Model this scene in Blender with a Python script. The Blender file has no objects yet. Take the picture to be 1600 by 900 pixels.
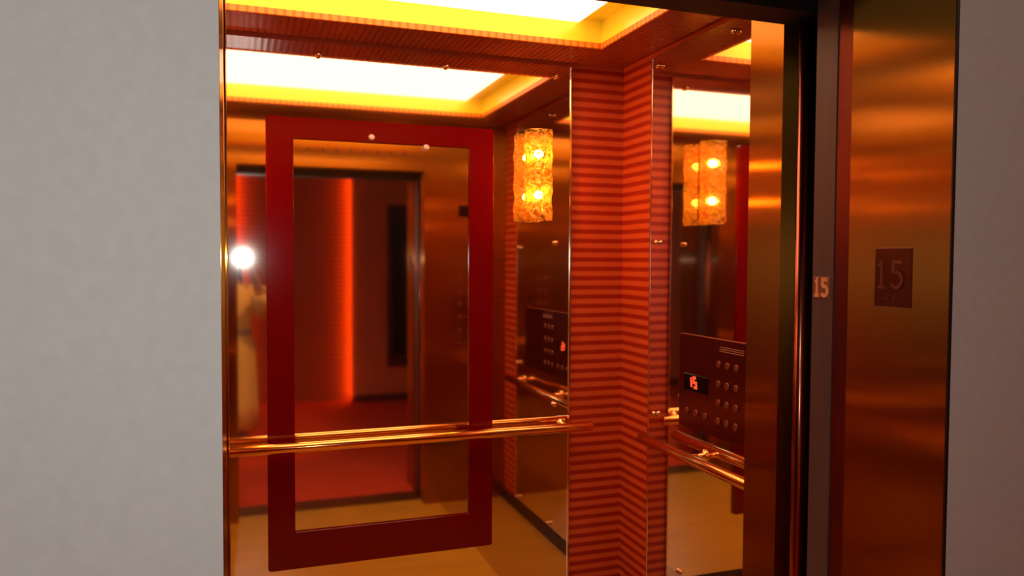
import bpy, bmesh, math, random
from mathutils import Vector, Matrix
random.seed(4)
sc = bpy.context.scene
H = 1.4987                      # lens height above the floor

# ------------------------------------------------------------------ camera
YAW, PITCH, ROLL, FPX = .3378, .0373, .0052, 1207.4
fw = Vector((math.sin(YAW)*math.cos(PITCH), math.cos(YAW)*math.cos(PITCH), -math.sin(PITCH)))
rt = Vector((math.cos(YAW), -math.sin(YAW), 0)); up = rt.cross(fw)
r2 = rt*math.cos(ROLL) + up*math.sin(ROLL); u2 = up*math.cos(ROLL) - rt*math.sin(ROLL)
cd = bpy.data.cameras.new('camera'); cam = bpy.data.objects.new('camera', cd)
sc.collection.objects.link(cam); sc.camera = cam
cam.matrix_world = Matrix(((r2.x, u2.x, -fw.x, 0), (r2.y, u2.y, -fw.y, 0), (r2.z, u2.z, -fw.z, H), (0, 0, 0, 1)))
cd.sensor_width = 36; cd.lens = FPX/1600*36; cd.clip_start = .01; cd.clip_end = 50

# ------------------------------------------------------------------ world, light, exposure
w = bpy.data.worlds.new('world'); sc.world = w; w.use_nodes = True
w.node_tree.nodes['Background'].inputs[0].default_value = (.8, .85, 1, 1)
w.node_tree.nodes['Background'].inputs[1].default_value = .02
vs = sc.view_settings
vs.view_transform = 'Standard'; vs.look = 'None'; vs.exposure = 0; vs.gamma = 1; vs.use_curve_mapping = False
cy = sc.cycles
cy.max_bounces = 16; cy.glossy_bounces = 12; cy.diffuse_bounces = 4; cy.transparent_max_bounces = 16
cy.transmission_bounces = 6
cy.sample_clamp_indirect = 4; cy.sample_clamp_direct = 0; cy.blur_glossy = .3
cy.use_denoising = True

def area(name, loc, aim, sx, sy, power, col):
    l = bpy.data.lights.new(name, 'AREA'); l.shape = 'RECTANGLE'; l.size = sx; l.size_y = sy
    l.energy = power; l.color = col
    o = bpy.data.objects.new(name, l); sc.collection.objects.link(o)
    o.location = loc; o.rotation_euler = (Vector(aim)-Vector(loc)).to_track_quat('-Z', 'Y').to_euler()
    return o
HALL_L = area('hall_wall_fill', (-.95, -.75, 2.55), (-.85, .9, 1.2), .5, .3, 7, (1, .98, .90))  # added fill that evens out the left hall wall, no fixture behind it
HALL_R = area('hall_wall_fill', (1.9, -.3, 2.55), (1.7, .9, 1.3), .4, .25, 2.6, (1, .86, .74))  # weaker warm fill, added to lift the right hall wall
sl_ = bpy.data.lights.new('robe_fill_spot', 'SPOT'); sl_.energy = 75; sl_.color = (1, .42, .10); sl_.spot_size = .8; sl_.spot_blend = .7; sl_.shadow_soft_size = .04  # added spot, no known fixture: warms and brightens the robe and carpet
so_ = bpy.data.objects.new('robe_fill_spot', sl_); sc.collection.objects.link(so_); so_.location = (.5, .55, 2.7)
so_.rotation_euler = (Vector((.02, -.45, .55))-Vector(so_.location)).to_track_quat('-Z', 'Y').to_euler()
DIFF = (4.6, 2.2, 1.2)         # luminous ceiling panel radiance
FLASH = 15500
BULB = (210, 82, 13)
COVE = (20, 4.2, .2)

# ------------------------------------------------------------------ geometry constants
W = 1.554; WL = -.526; D = 3.0; C = 2.318
XR, XL = 1.0465, -.0202
YF, YO = 1.4254, 1.318          # inner / outer face of the car front
YH = .913                       # hall wall face
HD = 2.0225                     # head of the opening
RY0, RY1, RX0, RX1, RZ = 1.70, 2.743, -.298, 1.326, 2.407   # light recess
YOPP = -2.1

# ------------------------------------------------------------------ helpers
def col_link(o): sc.collection.objects.link(o)
def tag(o, label=None, cat=None, group=None, kind=None):
    if label: o['label'] = label
    if cat: o['category'] = cat
    if group: o['group'] = group
    if kind: o['kind'] = kind
    return o
def empty(name, loc, label, cat, group=None):
    o = bpy.data.objects.new(name, None); col_link(o); o.location = loc; o.empty_display_size = .1
    return tag(o, label, cat, group)
class MB:
    def __init__(s): s.bm = bmesh.new(); s.mi = 0
    def faces(s, vs_, fs, smooth=False):
        v = [s.bm.verts.new(p) for p in vs_]
        for f in fs:
            try:
                g = s.bm.faces.new([v[i] for i in f]); g.smooth = smooth; g.material_index = s.mi
            except ValueError: pass
        return s
    def box(s, x0, x1, y0, y1, z0, z1):
        p = [(x, y, z) for x in (x0, x1) for y in (y0, y1) for z in (z0, z1)]
        return s.faces(p, [(0,1,3,2),(4,6,7,5),(0,4,5,1),(2,3,7,6),(0,2,6,4),(1,5,7,3)])
    def bbox(s, x0, x1, y0, y1, z0, z1, b=.003, seg=2):
        t = bmesh.new(); bmesh.ops.create_cube(t, size=1)
        for v in t.verts:
            v.co = Vector(((x0+x1)/2+v.co.x*(x1-x0), (y0+y1)/2+v.co.y*(y1-y0), (z0+z1)/2+v.co.z*(z1-z0)))
        bmesh.ops.bevel(t, geom=list(t.edges), offset=b, segments=seg, profile=.5, affect='EDGES')
        return s.merge(t)
    def merge(s, t, smooth=False):
        t.verts.index_update()
        m = [s.bm.verts.new(v.co) for v in t.verts]
        for f in t.faces:
            g = s.bm.faces.new([m[v.index] for v in f.verts]); g.smooth = smooth; g.material_index = s.mi
        t.free(); return s
    def tube(s, pts, r, n=20, cap=True, smooth=True):
        pts = [Vector(p) for p in pts]
        rs = r if isinstance(r, (list, tuple)) else [r]*len(pts)
        rings = []; ref = None
        for i, p in enumerate(pts):
            d = ((pts[min(i+1, len(pts)-1)]-p).normalized() + (p-pts[max(i-1, 0)]).normalized())
            d = d.normalized() if d.length > 1e-6 else Vector((0,0,1))
            if ref is None: ref = Vector((0,0,1)) if abs(d.z) < .9 else Vector((1,0,0))
            a = d.cross(ref).normalized(); b = d.cross(a).normalized(); ref = -b if False else ref
            rings.append([s.bm.verts.new(p+(a*math.cos(2*math.pi*k/n)+b*math.sin(2*math.pi*k/n))*rs[i]) for k in range(n)])
        for i in range(len(rings)-1):
            for k in range(n):
                f = s.bm.faces.new((rings[i][k], rings[i][(k+1)%n], rings[i+1][(k+1)%n], rings[i+1][k])); f.smooth = smooth; f.material_index = s.mi
        if cap:
            s.bm.faces.new(rings[0][::-1]).material_index = s.mi; s.bm.faces.new(rings[-1]).material_index = s.mi
        return s
    def rings(s, rings, closed=True, cap=False, smooth=True):
        R = [[s.bm.verts.new(p) for p in r] for r in rings]; n = len(R[0])
        for i in range(len(R)-1):
            for k in range(n if closed else n-1):
                f = s.bm.faces.new((R[i][k], R[i][(k+1)%n], R[i+1][(k+1)%n], R[i+1][k])); f.smooth = smooth; f.material_index = s.mi
        if cap: s.bm.faces.new(R[0][::-1]); s.bm.faces.new(R[-1])
        return s
    def ball(s, c, rx, ry, rz, u=16, v=10):
        t = bmesh.new(); bmesh.ops.create_uvsphere(t, u_segments=u, v_segments=v, radius=1)
        for q in t.verts: q.co = Vector((c[0]+q.co.x*rx, c[1]+q.co.y*ry, c[2]+q.co.z*rz))
        return s.merge(t, True)
    def build(s, name, mats, parent=None):
        bmesh.ops.recalc_face_normals(s.bm, faces=list(s.bm.faces))
        me = bpy.data.meshes.new(name); s.bm.to_mesh(me); s.bm.free()
        for m in (mats if isinstance(mats, (list, tuple)) else [mats]): me.materials.append(m)
        o = bpy.data.objects.new(name, me); col_link(o)
        if parent is not None:
            o.parent = parent; o.matrix_parent_inverse = Matrix()
            me.transform(Matrix.Translation(-world_loc(parent)))
        return o
def world_loc(o):
    v = Vector(o.location)
    while o.parent: o = o.parent; v = v+o.location
    return v
def struct(name, mb, mats): return tag(mb.build(name, mats), kind='structure')

# ------------------------------------------------------------------ materials
def mat(name):
    m = bpy.data.materials.new(name); m.use_nodes = True
    return m, m.node_tree.nodes, m.node_tree.links, m.node_tree.nodes['Principled BSDF']
def plain(name, c, rough=.5, metal=0, spec=.5, coat=0, noise=None, bump=None, emit=None):
    m, N, L, p = mat(name)
    p.inputs['Base Color'].default_value = (*c, 1); p.inputs['Roughness'].default_value = rough
    p.inputs['Metallic'].default_value = metal; p.inputs['Specular IOR Level'].default_value = spec
    p.inputs['Coat Weight'].default_value = coat
    tc = N.new('ShaderNodeTexCoord')
    if noise:
        sx, sy, sz, amt = noise
        mp = N.new('ShaderNodeMapping'); mp.inputs['Scale'].default_value = (sx, sy, sz)
        nz = N.new('ShaderNodeTexNoise'); nz.inputs['Scale'].default_value = 1; nz.inputs['Detail'].default_value = 4
        L.new(tc.outputs['Object'], mp.inputs[0]); L.new(mp.outputs[0], nz.inputs[0])
        cr = N.new('ShaderNodeValToRGB'); e = cr.color_ramp.elements
        e[0].position = .3; e[1].position = .7
        e[0].color = (*[x*(1-amt) for x in c], 1); e[1].color = (*[min(1, x*(1+amt)) for x in c], 1)
        L.new(nz.outputs[0], cr.inputs[0]); L.new(cr.outputs[0], p.inputs['Base Color'])
        if bump:
            b = N.new('ShaderNodeBump'); b.inputs['Strength'].default_value = bump; b.inputs['Distance'].default_value = .002
            L.new(nz.outputs[0], b.inputs['Height']); L.new(b.outputs[0], p.inputs['Normal'])
    if emit:
        p.inputs['Emission Color'].default_value = (*emit[:3], 1); p.inputs['Emission Strength'].default_value = emit[3]
    return m
def brushed(name, c, rough=.28, aniso=.85, amt=.08):
    m = plain(name, c, rough, 1, noise=(160, 160, 2.5, amt))
    N, L = m.node_tree.nodes, m.node_tree.links; p = N['Principled BSDF']
    g = N.new('ShaderNodeNewGeometry'); x = N.new('ShaderNodeVectorMath'); x.operation = 'CROSS_PRODUCT'
    x.inputs[1].default_value = (0, 0, 1); L.new(g.outputs['Normal'], x.inputs[0])
    a = N.new('ShaderNodeVectorMath'); a.operation = 'ADD'; a.inputs[1].default_value = (1e-4, 2e-4, 0)
    L.new(x.outputs[0], a.inputs[0])
    p.inputs['Anisotropic'].default_value = aniso; p.inputs['Anisotropic Rotation'].default_value = 0
    L.new(a.outputs[0], p.inputs['Tangent'])
    return m
def emitter(name, c, s=1):
    m = bpy.data.materials.new(name); m.use_nodes = True; N = m.node_tree.nodes; L = m.node_tree.links
    N.remove(N['Principled BSDF']); e = N.new('ShaderNodeEmission'); e.inputs[0].default_value = (*[x/max(c) for x in c], 1)
    e.inputs[1].default_value = max(c)*s; L.new(e.outputs[0], N['Material Output'].inputs[0]); return m

def striped(name):
    m, N, L, p = mat(name)
    tc = N.new('ShaderNodeTexCoord'); sp = N.new('ShaderNodeSeparateXYZ'); L.new(tc.outputs['Object'], sp.inputs[0])
    a = N.new('ShaderNodeMath'); a.operation = 'MULTIPLY'; a.inputs[1].default_value = 2*math.pi/.0397; L.new(sp.outputs[2], a.inputs[0])
    s = N.new('ShaderNodeMath'); s.operation = 'SINE'; L.new(a.outputs[0], s.inputs[0])
    b = N.new('ShaderNodeMath'); b.operation = 'MULTIPLY_ADD'; b.inputs[1].default_value = .5; b.inputs[2].default_value = .5; L.new(s.outputs[0], b.inputs[0])
    cr = N.new('ShaderNodeValToRGB'); e = cr.color_ramp.elements
    e[0].position = .22; e[0].color = (.37, .019, .001, 1); e[1].position = .72; e[1].color = (.66, .112, .022, 1)
    L.new(b.outputs[0], cr.inputs[0])
    nz = N.new('ShaderNodeTexNoise'); nz.inputs['Scale'].default_value = 5; nz.inputs['Detail'].default_value = 3
    L.new(tc.outputs['Object'], nz.inputs[0])
    mx = N.new('ShaderNodeMix'); mx.data_type = 'RGBA'; mx.blend_type = 'MULTIPLY'; mx.inputs[0].default_value = .25
    L.new(cr.outputs[0], mx.inputs[6]); L.new(nz.outputs[0], mx.inputs[7]); L.new(mx.outputs[2], p.inputs['Base Color'])
    p.inputs['Roughness'].default_value = .42
    return m
def ribbed(name, axis, c0, c1, pitch, rough=.35, bump=.6):
    m, N, L, p = mat(name)
    tc = N.new('ShaderNodeTexCoord'); sp = N.new('ShaderNodeSeparateXYZ'); L.new(tc.outputs['Object'], sp.inputs[0])
    a = N.new('ShaderNodeMath'); a.operation = 'MULTIPLY'; a.inputs[1].default_value = 2*math.pi/pitch; L.new(sp.outputs[axis], a.inputs[0])
    s = N.new('ShaderNodeMath'); s.operation = 'SINE'; L.new(a.outputs[0], s.inputs[0])
    b = N.new('ShaderNodeMath'); b.operation = 'MULTIPLY_ADD'; b.inputs[1].default_value = .5; b.inputs[2].default_value = .5; L.new(s.outputs[0], b.inputs[0])
    cr = N.new('ShaderNodeValToRGB'); e = cr.color_ramp.elements
    e[0].position = .1; e[0].color = (*c0, 1); e[1].position = .55; e[1].color = (*c1, 1)
    L.new(b.outputs[0], cr.inputs[0]); L.new(cr.outputs[0], p.inputs['Base Color'])
    bp = N.new('ShaderNodeBump'); bp.inputs['Strength'].default_value = bump; bp.inputs['Distance'].default_value = pitch*.15
    L.new(b.outputs[0], bp.inputs['Height']); L.new(bp.outputs[0], p.inputs['Normal'])
    p.inputs['Roughness'].default_value = rough
    return m

def brushed_two(name, c, r1, r2, mix):
    # brushed metal: a crisp lobe and a wide one, both smeared sideways by the vertical grain
    m = brushed(name, c, r1, 1.0, .03); N, L = m.node_tree.nodes, m.node_tree.links; p = N['Principled BSDF']
    q = N.new('ShaderNodeBsdfPrincipled'); q.inputs['Base Color'].default_value = (*c, 1); q.inputs['Metallic'].default_value = 1
    q.inputs['Roughness'].default_value = r2; q.inputs['Anisotropic'].default_value = 1
    L.new(p.inputs['Tangent'].links[0].from_socket, q.inputs['Tangent'])
    mx = N.new('ShaderNodeMixShader'); mx.inputs[0].default_value = mix
    L.new(p.outputs[0], mx.inputs[1]); L.new(q.outputs[0], mx.inputs[2]); L.new(mx.outputs[0], N['Material Output'].inputs[0])
    return m
M = {}
M['stripe'] = striped('orange_red_striped_laminate')
M['ceil_x'] = ribbed('ceiling_ribs_across', 1, (.21, .032, .012), (.26, .048, .018), .018, .25, .08)
M['ceil_y'] = ribbed('ceiling_ribs_along', 0, (.21, .032, .012), (.26, .048, .018), .024, .25, .08)
M['mirror'] = plain('bronze_mirror', (.93, .88, .80), .045, 1)
M['strip'] = plain('polished_edge_strip', (.85, .70, .50), .12, 1)
M['brass'] = brushed_two('brushed_bronze', (.47, .20, .028), .13, .55, .42)
M['brass2'] = brushed('brushed_bronze_panel', (.22, .05, .03), .40, .85, .04)
M['edge'] = plain('dark_bronze_door_edge', (.30, .09, .05), .22, 1)
M['rail'] = plain('polished_brass', (.90, .46, .15), .16, 1)
M['chrome'] = plain('satin_brass_fixing', (.80, .55, .35), .18, 1)
M['red'] = plain('glossy_dark_red_paint', (.155, .0012, .003), .12, 0, .28, 0)
M['pale_disc'] = plain('pale_disc_metal', (.95, .85, .8), .3, .6)
M['black'] = plain('black_recess', (.004, .003, .004), .6)
M['dark'] = plain('dark_bronze', (.03, .012, .010), .4, .3)
M['door'] = plain('landing_door_paint', (.10, .06, .055), .45, .2, noise=(40, 40, 6, .1))
M['wall'] = plain('hall_wallcovering', (.59, .63, .61), .8, 0, .2, noise=(60, 60, 60, .03), bump=.08)
M['wallr'] = plain('hall_wallcovering_right', (.54, .51, .46), .8, 0, .2, noise=(60, 60, 60, .03), bump=.08)
M['opp'] = plain('brown_hall_wall', (.80, .21, .08), .7, noise=(3, 3, 3, .08))
M['ribs'] = ribbed('red_ribbed_panel', 2, (.30, .045, .015), (.62, .12, .03), .045, .5, .8)
M['carpet'] = plain('red_carpet', (.58, .06, .02), .95, 0, .1, noise=(60, 60, 60, .35), bump=.5)
M['stone'] = plain('tan_stone_floor', (.48, .27, .022), .35, 0, .4, noise=(3, 9, 3, .10))
M['stone2'] = plain('tan_stone_border', (.33, .165, .016), .35, 0, .4, noise=(3, 9, 3, .10))
M['diff'] = emitter('luminous_diffuser', DIFF)
M['amber'] = plain('amber_cove_panel', (1.0, .93, .05), .20, 0, .5)
M['fringe'] = ribbed('amber_ribbed_trim', 0, (.66, .17, .01), (.95, .32, .02), .03, .4, .3)
M['fringe_y'] = ribbed('amber_ribbed_trim_side', 1, (.66, .17, .01), (.95, .32, .02), .03, .4, .3)
M['bulb'] = emitter('lamp_bulb', BULB)
M['cove'] = emitter('red_cove_strip', COVE)
M['led'] = emitter('flash_led', (1.0, 1.0, .96), FLASH)
M['digit'] = emitter('red_digits', (1.4, .10, .03))
M['plate'] = plain('dark_bronze_plate', (.10, .03, .018), .35, .8)
M['numeral'] = plain('raised_numeral', (.22, .09, .06), .3, .7)
M['tagm'] = plain('copper_floor_tag', (.26, .10, .05), .4, .3)
M['tagn'] = plain('copper_tag_numeral', (.85, .42, .2), .4, .3)
M['sill'] = plain('sill_metal', (.30, .17, .09), .35, .9, noise=(5, 60, 5, .2))
M['frame_dk'] = plain('dark_picture_frame', (.07, .02, .015), .5)
M['glass_dk'] = plain('black_glass', (.006, .003, .003), .15)
M['base'] = plain('dark_baseboard', (.02, .007, .005), .4)
M['ceil_h'] = plain('hall_ceiling_paint', (.35, .3, .28), .9)
M['robe'] = plain('cream_robe', (.90, .62, .20), .85, 0, .2, noise=(6, 6, 1.5, .06), bump=.3)
M['skin'] = plain('skin', (.50, .24, .15), .5, 0, .4)
M['hair'] = plain('dark_hair', (.03, .014, .008), .5, noise=(90, 90, 8, .4), bump=.5)
M['slip'] = plain('white_slipper', (.8, .72, .6), .8)
M['phone'] = plain('black_phone', (.01, .01, .012), .2)
M['eye'] = plain('eye_white', (.7, .66, .6), .2)

# textured amber glass: partly see-through, partly glowing from the bulbs inside
def sconce_glass():
    m = bpy.data.materials.new('textured_amber_glass'); m.use_nodes = True; N, L = m.node_tree.nodes, m.node_tree.links
    N.remove(N['Principled BSDF']); out = N['Material Output']
    tc = N.new('ShaderNodeTexCoord'); mp = N.new('ShaderNodeMapping'); mp.inputs['Scale'].default_value = (26, 26, 40)
    nz = N.new('ShaderNodeTexNoise'); nz.inputs['Scale'].default_value = 1; nz.inputs['Detail'].default_value = 2; nz.inputs['Distortion'].default_value = 1.2
    L.new(tc.outputs['Object'], mp.inputs[0]); L.new(mp.outputs[0], nz.inputs[0])
    cr = N.new('ShaderNodeValToRGB'); cr.color_ramp.elements[0].position = .34; cr.color_ramp.elements[1].position = .56
    L.new(nz.outputs[0], cr.inputs[0])
    bp = N.new('ShaderNodeBump'); bp.inputs['Strength'].default_value = 1; bp.inputs['Distance'].default_value = .012; L.new(nz.outputs[0], bp.inputs['Height'])
    c2 = N.new('ShaderNodeValToRGB'); c2.color_ramp.elements[0].position = .35; c2.color_ramp.elements[1].position = .65
    c2.color_ramp.elements[0].color = (.42, .17, .015, 1); c2.color_ramp.elements[1].color = (1, .70, .14, 1); L.new(nz.outputs[0], c2.inputs[0])
    tl = N.new('ShaderNodeBsdfTranslucent'); L.new(c2.outputs[0], tl.inputs[0])
    df = N.new('ShaderNodeBsdfDiffuse'); df.inputs[0].default_value = (.40, .16, .03, 1)
    gl = N.new('ShaderNodeBsdfGlossy'); gl.inputs[0].default_value = (1, .8, .5, 1); gl.inputs[1].default_value = .12
    tr = N.new('ShaderNodeBsdfTransparent'); tr.inputs[0].default_value = (1, .74, .34, 1)
    for q in (tl, df, gl): L.new(bp.outputs[0], q.inputs['Normal'])
    a = N.new('ShaderNodeMixShader'); a.inputs[0].default_value = .35; L.new(tl.outputs[0], a.inputs[1]); L.new(df.outputs[0], a.inputs[2])
    b = N.new('ShaderNodeMixShader'); b.inputs[0].default_value = .18; L.new(a.outputs[0], b.inputs[1]); L.new(gl.outputs[0], b.inputs[2])
    k = N.new('ShaderNodeMath'); k.operation = 'MULTIPLY'; k.inputs[1].default_value = .92; L.new(cr.outputs[0], k.inputs[0])
    c = N.new('ShaderNodeMixShader'); L.new(k.outputs[0], c.inputs[0]); L.new(b.outputs[0], c.inputs[1]); L.new(tr.outputs[0], c.inputs[2])
    L.new(c.outputs[0], out.inputs[0]); return m
M['glass'] = sconce_glass()

# ------------------------------------------------------------------ the lift car shell
struct('floor_car', MB().box(-.12, 1.14, YO, D+.02, -.04, 0), M['stone'])
struct('floor_car_border', MB().box(WL, -.12, YO, D, -.04, 0).box(1.14, W, YO, D, -.04, 0), M['stone2'])
struct('wall_back', MB().box(WL-.03, W+.03, D+.008, D+.05, -.04, C+.2), M['stripe'])
struct('wall_right', MB().box(W+.008, W+.05, YO, D+.008, -.04, C+.2), M['stripe'])
struct('wall_left', MB().box(WL-.05, WL-.008, YO, D+.008, -.04, C+.2), M['stripe'])
struct('baseboard_right', MB().box(W-.012, W+.008, YF, D, 0, .055), M['base'])
struct('baseboard_left', MB().box(WL-.008, WL+.012, YF, D, 0, .055), M['base'])
struct('baseboard_back', MB().box(WL, W, D-.012, D+.008, 0, .055), M['base'])
# front returns and header (brushed bronze), one folded shell
fr = MB()
fr.box(XR, W+.008, YO, YF, 0, C).box(WL-.008, XL, YO, YF, 0, C).box(XL, XR, YO, YF, HD, C)
struct('wall_front', fr, M['brass'])
struct('trim_header', MB().box(XL, XR, YF, YF+.006, HD+.055, HD+.062), M['brass'])
vg = empty('header_vent', (.65, YF, 2.122), 'row of small dark round vent holes above the lift door opening', 'vent')
for k in range(8):
    x = .371+k*.079
    MB().tube([(x, YF-.001, 2.122), (x, YF+.0015, 2.122)], .008, 12).build('vent_hole', M['dark'], vg)
# ceiling: four mitred ribbed strips round the recess
cm = MB(); x0, x1, y0, y1 = WL-.0, W+.0, YF, D
def strip(pts, mi):
    cm.mi = mi
    n = len(pts); lo = [(p[0], p[1], C) for p in pts]; hi = [(p[0], p[1], C+.012) for p in pts]
    cm.faces(lo+hi, [tuple(range(n)), tuple(range(2*n-1, n-1, -1))]+[(i, (i+1)%n, (i+1)%n+n, i+n) for i in range(n)])
g = .012
strip([(x0+g, y1-g), (x1-g, y1-g), (RX1, RY1), (RX0, RY1)], 1)
strip([(x0+g, y0), (x1-g, y0), (RX1, RY0), (RX0, RY0)], 1)
strip([(x1-g, y0), (x1-g, y1-g), (RX1, RY1), (RX1, RY0)], 0)
strip([(x0+g, y0), (x0+g, y1-g), (RX0, RY1), (RX0, RY0)], 0)
struct('ceiling', cm, [M['ceil_x'], M['ceil_y']])
struct('ceiling_slab', MB().box(WL, W, YO, D+.01, C+.17, C+.2), M['black'])

# ------------------------------------------------------------------ luminous ceiling light
cl = empty('ceiling_light', ((RX0+RX1)/2, (RY0+RY1)/2, C), 'large recessed white and yellow luminous ceiling panel inside the lift', 'ceiling light')
MB().bbox(RX0+.10, RX1-.10, RY0+.008, RY1-.008, RZ-.004, RZ+.01, .003).build('diffuser', M['diff'], cl)
MB().box(RX0-.006, RX1+.006, RY0-.006, RY1+.006, RZ+.011, RZ+.02).build('backing_panel', M['amber'], cl)
t = .006; zt = C+.018
for (a, b, c_, d_) in ((RX0-t, RX1+t, RY1, RY1+t), (RX0-t, RX1+t, RY0-t, RY0), (RX1, RX1+t, RY0, RY1), (RX0-t, RX0, RY0, RY1)):
    MB().box(a, b, c_, d_, zt, RZ+.011).build('side_panel', M['amber'], cl)
for k, (a, b, c_, d_) in enumerate(((RX0-t, RX1+t, RY1-.003, RY1+t), (RX0-t, RX1+t, RY0-t, RY0+.003), (RX1-.003, RX1+t, RY0+.003, RY1-.003), (RX0-t, RX0+.003, RY0+.003, RY1-.003))):
    MB().bbox(a, b, c_, d_, C-.004, zt, .0015).build('trim', M['fringe'] if k < 2 else M['fringe_y'], cl)

# ------------------------------------------------------------------ mirrors
def fixing(parent, p, n, r=.011):
    p, n = Vector(p), Vector(n)
    prof = ((0, r*.55), (.006, r*.55), (.007, r), (.012, r), (.016, r*.75), (.018, r*.3))
    m = MB(); m.tube([p+n*a for a, _ in prof], [b for _, b in prof], 14)
    return m.build('fixing', M['chrome'], parent)
ZM0, ZM1 = .06, C-.016
mb_ = empty('wall_mirror', (.514, D, 0), 'large bronze tinted mirror covering the back wall behind the red frame', 'mirror')
MB().box(-.284, 1.312, D, D+.006, ZM0, ZM1).build('mirror_glass', M['mirror'], mb_)
for a, b in ((1.308, 1.316), (-.288, -.280)):
    MB().bbox(a, b, D-.006, D+.006, ZM0, ZM1, .0015).build('edge_strip', M['strip'], mb_)
for x in (-.22, .28, .773, 1.245):
    for z in (2.258, .09): fixing(mb_, (x, D, z), (0, -1, 0))
for x in (-.22, 1.245):
    for z in (1.567, .888): fixing(mb_, (x, D, z), (0, -1, 0))
for side, xx, nn, word in ((1, W, -1, 'right'), (-1, WL, 1, 'left')):
    m_ = empty('wall_mirror', (xx, 2.2, 0), 'tall mirror on the %s side wall of the lift, between striped panels' % word, 'mirror')
    MB().box(min(xx, xx+.006*side), max(xx, xx+.006*side), 1.66, 2.751, ZM0, ZM1).build('mirror_glass', M['mirror'], m_)
    for yy in (1.66, 2.751):
        MB().bbox(min(xx-.002*side, xx+.006*side), max(xx-.002*side, xx+.006*side), yy-.003, yy+.003, ZM0, ZM1, .0008).build('edge_strip', M['strip'], m_)
    for y in (1.71, 2.2, 2.69):
        for z in (2.257, 1.567, .888, .085):
            if y == 2.2 and .5 < z < 2: continue
            fixing(m_, (xx, y, z), (nn, 0, 0))

# ------------------------------------------------------------------ red frame on the back mirror
def rrect(x0, x1, z0, z1, r, n=6):
    out = []
    for cx, cz, a0 in ((x1-r, z1-r, 0), (x0+r, z1-r, 90), (x0+r, z0+r, 180), (x1-r, z0+r, 270)):
        for k in range(n+1):
            a = math.radians(a0+90*k/n); out.append((cx+r*math.cos(a), cz+r*math.sin(a)))
    return out
rf = empty('red_frame', (.53, D, .32), 'tall glossy dark red rectangular frame fixed to the back mirror', 'frame')
o_ = rrect(.0896, .9689, .322, 2.022, .012); i_ = rrect(.188, .8676, .463, 1.942, .004)
o2 = rrect(.0896+.002, .9689-.002, .324, 2.020, .011); i2 = rrect(.186, .8696, .461, 1.944, .005)
f = MB()
f.rings([[(x, D-.001, z) for x, z in o_], [(x, D-.009, z) for x, z in o_], [(x, D-.011, z) for x, z in o2],
         [(x, D-.011, z) for x, z in i2], [(x, D-.009, z) for x, z in i_], [(x, D-.001, z) for x, z in i_], [(x, D-.001, z) for x, z in o_]], smooth=False)
f.build('border', M['red'], rf)
for x, z in ((.477, 1.962), (.690, 1.935)):  # two small pale discs standing proud at the frame's upper border
    m = MB(); m.tube([(x, D-.001, z), (x, D-.016, z), (x, D-.020, z)], [.012, .012, .006], 16); m.build('pale_disc', M['pale_disc'], rf)

# ------------------------------------------------------------------ handrails
def rail(name, a, b, n, brackets, label):
    a, b, n = Vector(a), Vector(b), Vector(n)
    e = empty(name, (a+b)/2, label, 'handrail', 'brass handrails round the lift walls')
    d = (b-a).normalized(); R = .0195
    MB().tube([a, a+d*.001, a+d*.003, b-d*.003, b-d*.001, b], [R*.8, R*.94, R, R, R*.94, R*.8], 28).build('rail', M['rail'], e)
    for t_ in brackets:
        p = a.lerp(b, t_); q = p-n*.076
        m = MB(); m.tube([q+Vector((0, 0, -.0)), q+n*.006, q+n*.007, q+n*.05, p-Vector((0, 0, .004))], [.024, .024, .010, .010, .010], 18)
        m.build('bracket', M['rail'], e)
    return e
ZR = .8018
rail('handrail', (-.36, D-.076, ZR), (1.386, D-.076, ZR), (0, -1, 0), (.06, .94), 'polished brass handrail crossing the back wall mirror and red frame')
rail('handrail', (W-.076, 2.67, ZR), (W-.076, 1.72, ZR), (-1, 0, 0), (.34, .92), 'brass handrail on the right side wall, below the button panel')
rail('handrail', (WL+.076, 2.67, ZR), (WL+.076, 1.72, ZR), (1, 0, 0), (.08, .5, .9), 'brass handrail on the left side wall, seen only in reflection')

# ------------------------------------------------------------------ sconces
def sconce(x, label):
    y = D-.065; z0, z1, R = 1.656, 2.020, .056
    e = empty('wall_sconce', (x, D, (z0+z1)/2), label, 'wall lamp', 'textured glass sconces on the back mirror')
    m = MB(); rs = []
    for j in range(41):
        z = z0+(z1-z0)*j/40; r = []
        for k in range(48):
            a = 2*math.pi*k/48
            w_ = 1+.035*math.sin(3*a+9*z*6)+.025*math.sin(7*a-z*90)+.018*random.uniform(-1, 1)
            r.append((x+R*w_*math.cos(a), y+R*w_*math.sin(a), z))
        rs.append(r)
    m.rings(rs); m.build('glass_shade', M['glass'], e)
    MB().bbox(x-.03, x+.03, D-.008, D, z0+.02, z1-.02, .002).build('back_plate', M['rail'], e)
    for z in (1.76, 1.925):
        MB().tube([(x, D-.008, z-.03), (x, y, z-.03), (x, y, z-.016)], [.007, .007, .007], 12).build('lamp_holder', M['rail'], e)
        b = MB(); b.tube([(x, y, z-.016), (x, y, z-.010), (x, y, z), (x, y, z+.012), (x, y, z+.016)], [.006, .016, .020, .014, .003], 16)
        b.build('bulb', M['bulb'], e)
    return e
sconce(1.142, 'glowing amber textured glass sconce on the back mirror, right of the red frame')
sconce(-.114, 'matching glass sconce left of the red frame, seen only in reflections')

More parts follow.
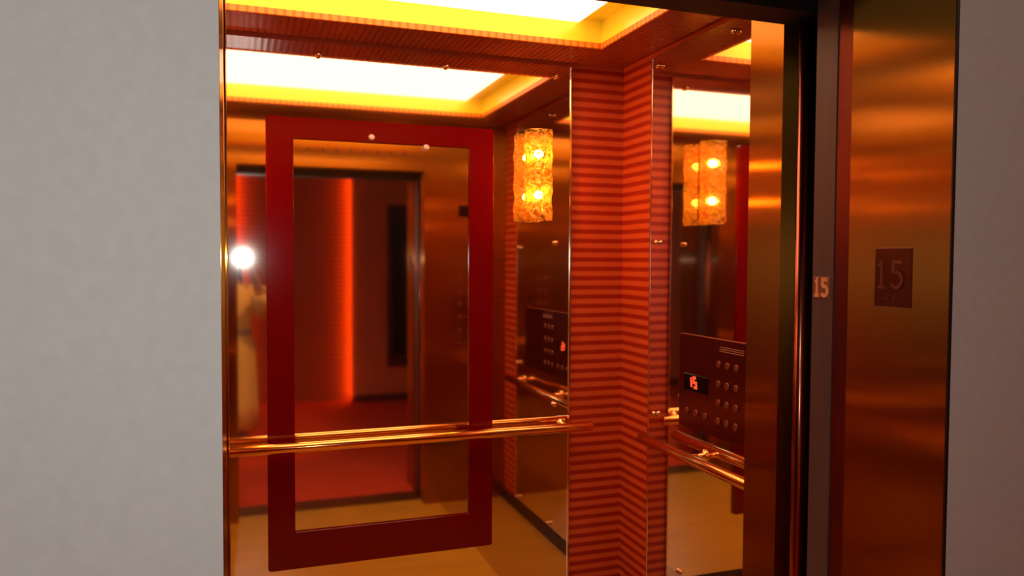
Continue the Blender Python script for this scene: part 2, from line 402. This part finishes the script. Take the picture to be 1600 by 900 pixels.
# ------------------------------------------------------------------ numerals drawn as strokes (u right, v up, unit height)
def arc(cx, cy_, rx, ry, a0, a1, n=12):
    return [(cx+rx*math.cos(math.radians(a0+(a1-a0)*k/n)), cy_+ry*math.sin(math.radians(a0+(a1-a0)*k/n))) for k in range(n+1)]
STROKES = {'1': [[(.12, .80), (.25, .96), (.25, .04)], [(.08, .04), (.42, .04)]],
           '5': [[(.48, .96), (.10, .96), (.08, .56)], [(.08, .56)]+arc(.24, .32, .24, .28, 110, -150)],
           '7seg1': [[(.42, .96), (.42, .04)]],
           '7seg5': [[(.5, .96), (.08, .96), (.08, .5), (.5, .5), (.5, .04), (.06, .04)]]}
def strokes(m, keys, org, U, V, Nn, h, wd, dep, adv=.62):
    org, U, V, Nn = Vector(org), Vector(U), Vector(V), Vector(Nn)
    for i, k in enumerate(keys):
        for j, s_ in enumerate(STROKES[k]):
            q = [((p[0]+i*adv)*h, p[1]*h) for p in s_]; lo = []; n = len(q)
            for t_ in range(n):
                ds = []
                if t_ > 0: ds.append((Vector(q[t_])-Vector(q[t_-1])).normalized())
                if t_ < n-1: ds.append((Vector(q[t_+1])-Vector(q[t_])).normalized())
                ns = [Vector((-d.y, d.x)) for d in ds]; nn = (ns[0]+ns[-1]).normalized()
                nn = nn/max(.5, nn.dot(ns[0]))*wd/2
                c = Vector(q[t_]); lo.append((c-nn, c+nn))
            dd = dep+.0002*j
            vv = []
            for l_, r_ in lo:
                for p in (l_, r_):
                    vv.append(org+U*p.x+V*p.y); vv.append(org+U*p.x+V*p.y+Nn*dd)
            fs = []
            for t_ in range(n-1):
                a = 4*t_; b = a+4
                fs += [(a+1, a+3, b+3, b+1), (a, b, b+2, a+2), (a, a+1, b+1, b), (a+2, b+2, b+3, a+3)]
            fs += [(0, 2, 3, 1), (4*n-4, 4*n-3, 4*n-1, 4*n-2)]
            m.faces(vv, fs)
    return m

# ------------------------------------------------------------------ operating panels
cp = empty('control_panel', (W-.01, 2.2, 1.06), 'bronze button panel with red floor display above the right handrail', 'control panel')
XP = W-.010
MB().bbox(XP, W-.001, 1.84, 2.505, .885, 1.228, .002).build('face_plate', M['brass2'], cp)
dp = MB().bbox(XP-.003, XP+.001, 2.316, 2.466, 1.024, 1.084, .0006).build('display', M['glass_dk'], cp)
m = MB(); strokes(m, ['7seg1', '7seg5'], (XP-.0032, 2.43, 1.036), (0, -1, .05), (0, .12, 1), (-1, 0, 0), .038, .010, .0012, .75)
m.build('red_numerals', M['digit'], dp)
def button(y, z, par, ax='x', r=.0125, base=None):
    b = base; m = MB()
    if ax == 'x': m.tube([(b+.001, y, z), (b-.004, y, z), (b-.005, y, z)], [r, r, r*.8], 20)
    else: m.tube([(y, b-.001, z), (y, b+.004, z), (y, b+.005, z)], [r, r, r*.8], 20)
    return m.build('button', M['chrome_b'], par)
M['chrome_b'] = plain('satin_button', (.26, .08, .045), .5, .8)
for y in (2.251, 2.201, 2.151):
    for z in (1.142, 1.074, 1.009, .946): button(y, z, cp, base=XP)
for y in (2.446, 2.386, 2.329): button(y, .948, cp, base=XP)
m = MB()
for k in range(3): m.box(XP-.0008, XP+.001, 2.112, 2.251-.004*k, 1.187+k*.007, 1.190+k*.007)
m.build('engraved_lines', M['tagn2'] if 'tagn2' in M else plain('engraved_fill', (.30, .13, .09), .5), cp)

fp = empty('car_station', (1.295, YF, 1.3), 'slim vertical button station with dark indicator beside the car door', 'control panel')
MB().bbox(1.225, 1.365, YF, YF+.003, .50, 2.0, .001).build('face_plate', M['brass'], fp)
MB().bbox(1.258, 1.332, YF+.002, YF+.006, 1.756, 1.825, .002).build('indicator', M['glass_dk'], fp)
m = MB(); ring = []
for rr, yy in ((.045, .003), (.045, .0042), (.040, .0042), (.040, .003)):
    ring.append([(1.295+rr*math.cos(2*math.pi*k/32), YF+yy, 1.91+rr*math.sin(2*math.pi*k/32)) for k in range(32)])
m.rings(ring); m.build('round_emblem_ring', M['brass2'], fp)
for k in range(7):
    button(1.27, 1.38-k*.08, fp, 'y', .011, YF+.003); button(1.32, 1.38-k*.08, fp, 'y', .011, YF+.003)

# ------------------------------------------------------------------ doorway: car door, gap, landing door, hall jamb
for s_, X, word in ((1, XR, 'right'), (-1, XL, 'left')):
    def bx(mb, a, b, y0, y1, z0, z1): return mb.box(min(X+s_*a, X+s_*b), max(X+s_*a, X+s_*b), y0, y1, z0, z1)
    struct('trim_gap_'+word, bx(MB(), .045, .06, YH+.20, YO, 0, HD+.3), M['black'])
    # car door, parked in its pocket: only the rounded leading edge shows
    n = 10; prof = []
    yc, rr = (1.256+1.284)/2, .014
    for k in range(n+1):
        a = math.pi/2+math.pi*k/n
        prof.append((X+s_*(.016+rr*math.cos(a)), yc+rr*math.sin(a)))
    prof = [(X+s_*.50, yc+rr)]+prof+[(X+s_*.50, yc-rr)]
    d_ = MB(); d_.rings([[(x, y, z) for x, y in prof] for z in (.008, HD+.02)], cap=True)
    struct('door_1' if s_ > 0 else 'door_2', d_, M['edge'])
    d_ = MB(); bx(d_, .002, .55, 1.168, 1.223, .008, HD+.02)
    struct('door_3' if s_ > 0 else 'door_4', d_, M['door'])
    jm = MB(); bx(jm, 0, .012, YH+.002, 1.1275, 0, HD)
    struct('trim_jamb_'+word, jm, M['brass'])
    j2 = MB(); bx(j2, .004, .03, 1.1275, 1.166, 0, HD); struct('trim_stop_'+word, j2, M['brass2'])
# heads
struct('trim_hall_head', MB().box(XL-.03, XR+.03, YH, 1.166, HD, HD+.03), M['dark'])
struct('trim_car_head', MB().box(XL-.03, XR+.06, 1.235, YO-.001, 1.978, HD+.3), M['black'])
struct('trim_hoistway_head', MB().box(XL-.5, XR+.5, 1.166, YO, HD+.04, HD+.06), M['black'])
# sills
sl = empty('door_sill', (.51, 1.29, 0), 'grooved metal sill on the lift car side of the threshold', 'door sill')
m = MB(); m.box(XL, XR, 1.262, YO, -.03, .0005)
for k in range(5): m.box(XL, XR, 1.266+k*.010, 1.270+k*.010, .0005, .003)
m.build('tread', M['sill'], sl)
sl = empty('door_sill', (.51, 1.19, 0), 'grooved metal sill on the hall side of the threshold', 'door sill')
m = MB(); m.box(XL, XR, 1.13, 1.238, -.03, .0005)
for k in range(9): m.box(XL, XR, 1.135+k*.011, 1.140+k*.011, .0005, .003)
m.build('tread', M['sill'], sl)

# floor number plates
pl = empty('floor_number_plate', (XR, 1.023, 1.47), 'dark bronze plate with raised number 15 on the door jamb', 'sign')
MB().bbox(XR-.003, XR+.001, .984, 1.062, 1.421, 1.521, .0008).build('plate', M['plate'], pl)
m = MB(); strokes(m, ['1', '5'], (XR-.003, 1.058, 1.452), (0, -1, 0), (0, 0, 1), (-1, 0, 0), .047, .0055, .0015, .70)
m.build('numerals', M['numeral'], pl)
m = MB()
for dy, dz in ((0, 0), (.006, .006), (.013, .006), (.013, 0), (-.006, .0)):
    m.ball((XR-.003, 1.034-dy, 1.434+dz), .0012, .0012, .0012, 8, 6)
m.build('braille_dots', M['numeral'], pl)
XD = XR+.002
tg = empty('door_edge_tag', (XD, 1.196, 1.448), 'small copper tag numbered 15 on the edge of the landing door', 'sign')
MB().bbox(XD-.0015, XD+.001, 1.1745, 1.2195, 1.427, 1.468, .001).build('plate', M['tagm'], tg)
m = MB(); strokes(m, ['1', '5'], (XD-.0015, 1.2165, 1.431), (0, -1, 0), (0, 0, 1), (-1, 0, 0), .033, .0065, .0012, .62)
m.build('numerals', M['tagn'], tg)

# ------------------------------------------------------------------ hall
HC = 2.75
struct('wall_hall_left', MB().box(-4.2, XL-.0005, YH, YH+.12, 0, HC).box(XL-.6, XL-.03, YH+.12, YH+.22, 0, HC), M['wall'])
struct('wall_hall_right', MB().box(XR+.006, 5.2, YH, YH+.12, 0, HC), M['wallr'])
struct('trim_jamb_edge', MB().box(XR+.0003, XR+.006, YH-.0005, YH+.0015, 0, HD), M['dark'])
struct('wall_hall_over_door', MB().box(XL-.0005, XR+.012, YH, YH+.12, HD+.03, HC), M['wall'])
struct('floor', MB().box(-4.2, 5.2, -2.3, 1.13, -.04, 0), M['carpet'])
struct('ceiling_hall', MB().box(-4.2, 5.2, -2.3, YH+.1, HC, HC+.03), M['ceil_h'])
# far side of the hall: a recessed ribbed panel between two plain walls, lit from both edges
NX0, NX1 = -.045, 1.088
struct('wall_hall_far_right', MB().box(NX1, 5.2, YOPP-.03, YOPP, 0, HC), M['opp'])
struct('wall_hall_far_left', MB().box(-4.2, NX0, YOPP-.03, YOPP, 0, HC), M['opp'])
struct('wall_hall_niche', MB().box(NX0-.15, NX1+.15, YOPP-.16, YOPP-.12, 0, HC), M['ribs'])
struct('baseboard_far_hall', MB().box(NX1, 5.2, YOPP, YOPP+.012, 0, .07).box(-4.2, NX0, YOPP, YOPP+.012, 0, .07), M['frame_dk'])
for x, word in ((NX1+.010, 'right'), (NX0-.018, 'left')):
    tag(MB().bbox(x, x+.008, YOPP-.085, YOPP-.065, .03, HC-.1, .002).build('strip_light', M['cove']),
        'red vertical strip light along the %s edge of the ribbed hall panel' % word, 'strip light')
ar = empty('framed_panel', (1.75, YOPP, 1.2), 'tall narrow black panel in a dark frame on the far hall wall', 'wall panel')
m = MB(); a_, b_, c0, c1 = 1.454, 2.05, .36, 2.061
m.bbox(a_, a_+.05, YOPP, YOPP+.03, c0, c1, .003).bbox(b_-.05, b_, YOPP, YOPP+.03, c0, c1, .003).bbox(a_+.05, b_-.05, YOPP, YOPP+.03, c0, c0+.12, .003).bbox(a_+.05, b_-.05, YOPP, YOPP+.03, c1-.16, c1, .003)
m.build('frame', M['frame_dk'], ar)
MB().box(a_+.05, b_-.05, YOPP+.001, YOPP+.012, c0+.12, c1-.16).build('panel', M['glass_dk'], ar)

# ------------------------------------------------------------------ the person taking the photograph (seen in the mirror)
PX, PY = -.075, -.40
person = empty('person', (PX, PY, 0), 'person in a long cream belted robe holding up a phone, reflected beside the left jamb', 'person')
V, E, Rr = [], [], []
def jn(p, r, par=None):
    V.append(Vector(p)); Rr.append(r if isinstance(r, tuple) else (r, r))
    if par is not None: E.append((par, len(V)-1))
    return len(V)-1
def P(x, y, z): return (PX+x, PY+y, z)
pel = jn(P(0, 0, .86), (.145, .105))
wa = jn(P(0, 0, 1.0), (.120, .09), pel); ch = jn(P(0, .01, 1.15), (.135, .095), wa); sh = jn(P(0, .0, 1.26), (.115, .075), ch)
nk = jn(P(0, .015, 1.335), .050, sh); ja = jn(P(0, .03, 1.40), (.055, .060), nk); he = jn(P(0, .035, 1.475), (.072, .088), ja); tp = jn(P(0, .02, 1.545), (.060, .072), he)
for s_ in (-1, 1):
    hp = jn(P(.085*s_, 0, .80), .088, pel); kn = jn(P(.09*s_, .015, .46), .055, hp); cf = jn(P(.09*s_, -.01, .32), .052, kn)
    an = jn(P(.09*s_, -.01, .09), .034, cf); ft = jn(P(.095*s_, .06, .04), (.036, .026), an); to = jn(P(.10*s_, .14, .03), (.036, .02), ft)
    so = jn(P(.165*s_, 0, 1.245), .050, sh)
    hx = .062 if s_ > 0 else -.132           # wrist positions either side of the phone
    el = jn((PX+.235*s_, PY+.10, 1.09), .040, so)
    fa = jn((PX+.20*s_+ .0, PY+.22, 1.26), .036, el)
    wr = jn((hx+.012*s_, -.065, H-.085), .024, fa)
    pm = jn((hx+.006*s_, -.045, H-.030), (.030, .015), wr)
    # four fingers over the phone's far edge, thumb on the near side
    for k, (dz, ln) in enumerate(((.024, .9), (.006, 1.0), (-.012, .94), (-.030, .76))):
        kx = hx+.008*s_
        a = jn((kx+.004*s_, -.032, H+dz-.004), .0088, pm)
        b = jn((kx+.006*s_, -.010, H+dz), .0078, a)
        c_ = jn((kx-.006*s_*ln, .003, H+dz+.001), .0070, b)
        jn((kx-.024*s_*ln, .0035, H+dz+.002), .0062, c_)
    ta = jn((hx-.004*s_, -.048, H-.008), .0095, pm); tb = jn((hx-.018*s_, -.032, H+.006), .0085, ta); jn((hx-.034*s_, -.0265, H+.014), .0075, tb)
me = bpy.data.meshes.new('body'); me.from_pydata(V, E, []); body = bpy.data.objects.new('body', me); col_link(body)
bs = bmesh.new(); bs.from_mesh(me); lay = bs.verts.layers.skin.verify(); bs.verts.ensure_lookup_table()
for i, r in enumerate(Rr): bs.verts[i][lay].radius = r; bs.verts[i][lay].use_root = (i == 0)
bs.to_mesh(me); bs.free()
sk = body.modifiers.new('skin', 'SKIN'); sk.use_smooth_shade = True
sb = body.modifiers.new('sub', 'SUBSURF'); sb.levels = 2; sb.render_levels = 2
me.materials.append(M['skin']); me.transform(Matrix.Translation(-Vector((PX, PY, 0)))); body.parent = person
# face
hx_, hy_ = PX, PY+.035
for s_ in (-1, 1):
    MB().ball((hx_+.031*s_, hy_+.080, 1.488), .0125, .010, .008).build('eye', M['eye'], person)
    MB().ball((hx_+.074*s_, hy_-.004, 1.475), .008, .016, .028).build('ear', M['skin'], person)
m = MB(); m.tube([(hx_, hy_+.082, 1.495), (hx_, hy_+.100, 1.465), (hx_, hy_+.086, 1.452)], [.008, .013, .008], 12); m.build('nose', M['skin'], person)
m = MB(); m.ball((hx_, hy_+.074, 1.425), .024, .010, .007); m.build('mouth', plain('lips', (.42, .13, .10), .4), person)
hr = MB()
rs = []
for j in range(13):
    z = 1.30+.285*j/12; k_ = math.sin(min(1, (1.60-z)/.12)*math.pi/2)**.8
    r = []
    for k in range(28):
        a = math.radians(-25+230*k/27+180-0)          # open towards the face
        wv = 1+.03*math.sin(9*a+z*40)
        r.append((hx_+.090*k_*wv*math.cos(a+math.radians(0)), hy_-.012+.100*k_*wv*math.sin(a), z))
    rs.append(r)
hr.rings(rs, closed=False); hr.ball((hx_, hy_-.010, 1.535), .084, .095, .058)
ho = hr.build('hair', M['hair'], person); sol = ho.modifiers.new('s', 'SOLIDIFY'); sol.thickness = .008
# robe
rb = MB(); rings = []
for z, a, b in ((.17, .205, .165), (.35, .195, .155), (.6, .185, .14), (.80, .175, .132), (.92, .150, .115), (1.02, .158, .118), (1.14, .178, .122), (1.22, .180, .105), (1.275, .150, .085), (1.315, .075, .062)):
    rings.append([P(a*math.cos(2*math.pi*k/48)*(1+(.03*math.sin(9*2*math.pi*k/48) if z < .9 else 0)), b*math.sin(2*math.pi*k/48)*(1+(.03*math.sin(9*2*math.pi*k/48) if z < .9 else 0)), z) for k in range(48)])
rb.rings(rings)
for s_ in (-1, 1):
    rb.tube([P(.12*s_, 0, 1.235), P(.175*s_, .01, 1.22), P(.238*s_, .10, 1.085), P(.225*s_, .16, 1.16), P(.205*s_, .215, 1.245)], [.065, .066, .064, .064, .072], 20, cap=False)
ro = rb.build('robe', M['robe'], person); sol = ro.modifiers.new('s', 'SOLIDIFY'); sol.thickness = .005
MB().rings([[P(.156*math.cos(2*math.pi*k/40), .121*math.sin(2*math.pi*k/40), z) for k in range(40)] for z in (.895, .90, .94, .945)]).build('belt', plain('robe_belt', (.45, .33, .18), .8), person)
for s_ in (-1, 1):
    MB().ball(P(.098*s_, .075, .035), .05, .125, .035, 20, 12).build('slipper', M['slip'], person)

ph = empty('mobile_phone', (-.035, -.014, H), 'black mobile phone with glaring white flash held up before the face', 'phone')
MB().bbox(-.118, .046, -.016, -.007, H-.039, H+.037, .003).build('phone_body', M['phone'], ph)
MB().tube([(0, -.0072, H), (0, -.0062, H)], .0055, 20).build('camera_lens', M['glass_dk'], ph)
MB().tube([(.014, -.0072, H+.001), (.014, -.0058, H+.001)], .0045, 20).build('flash', M['led'], ph)
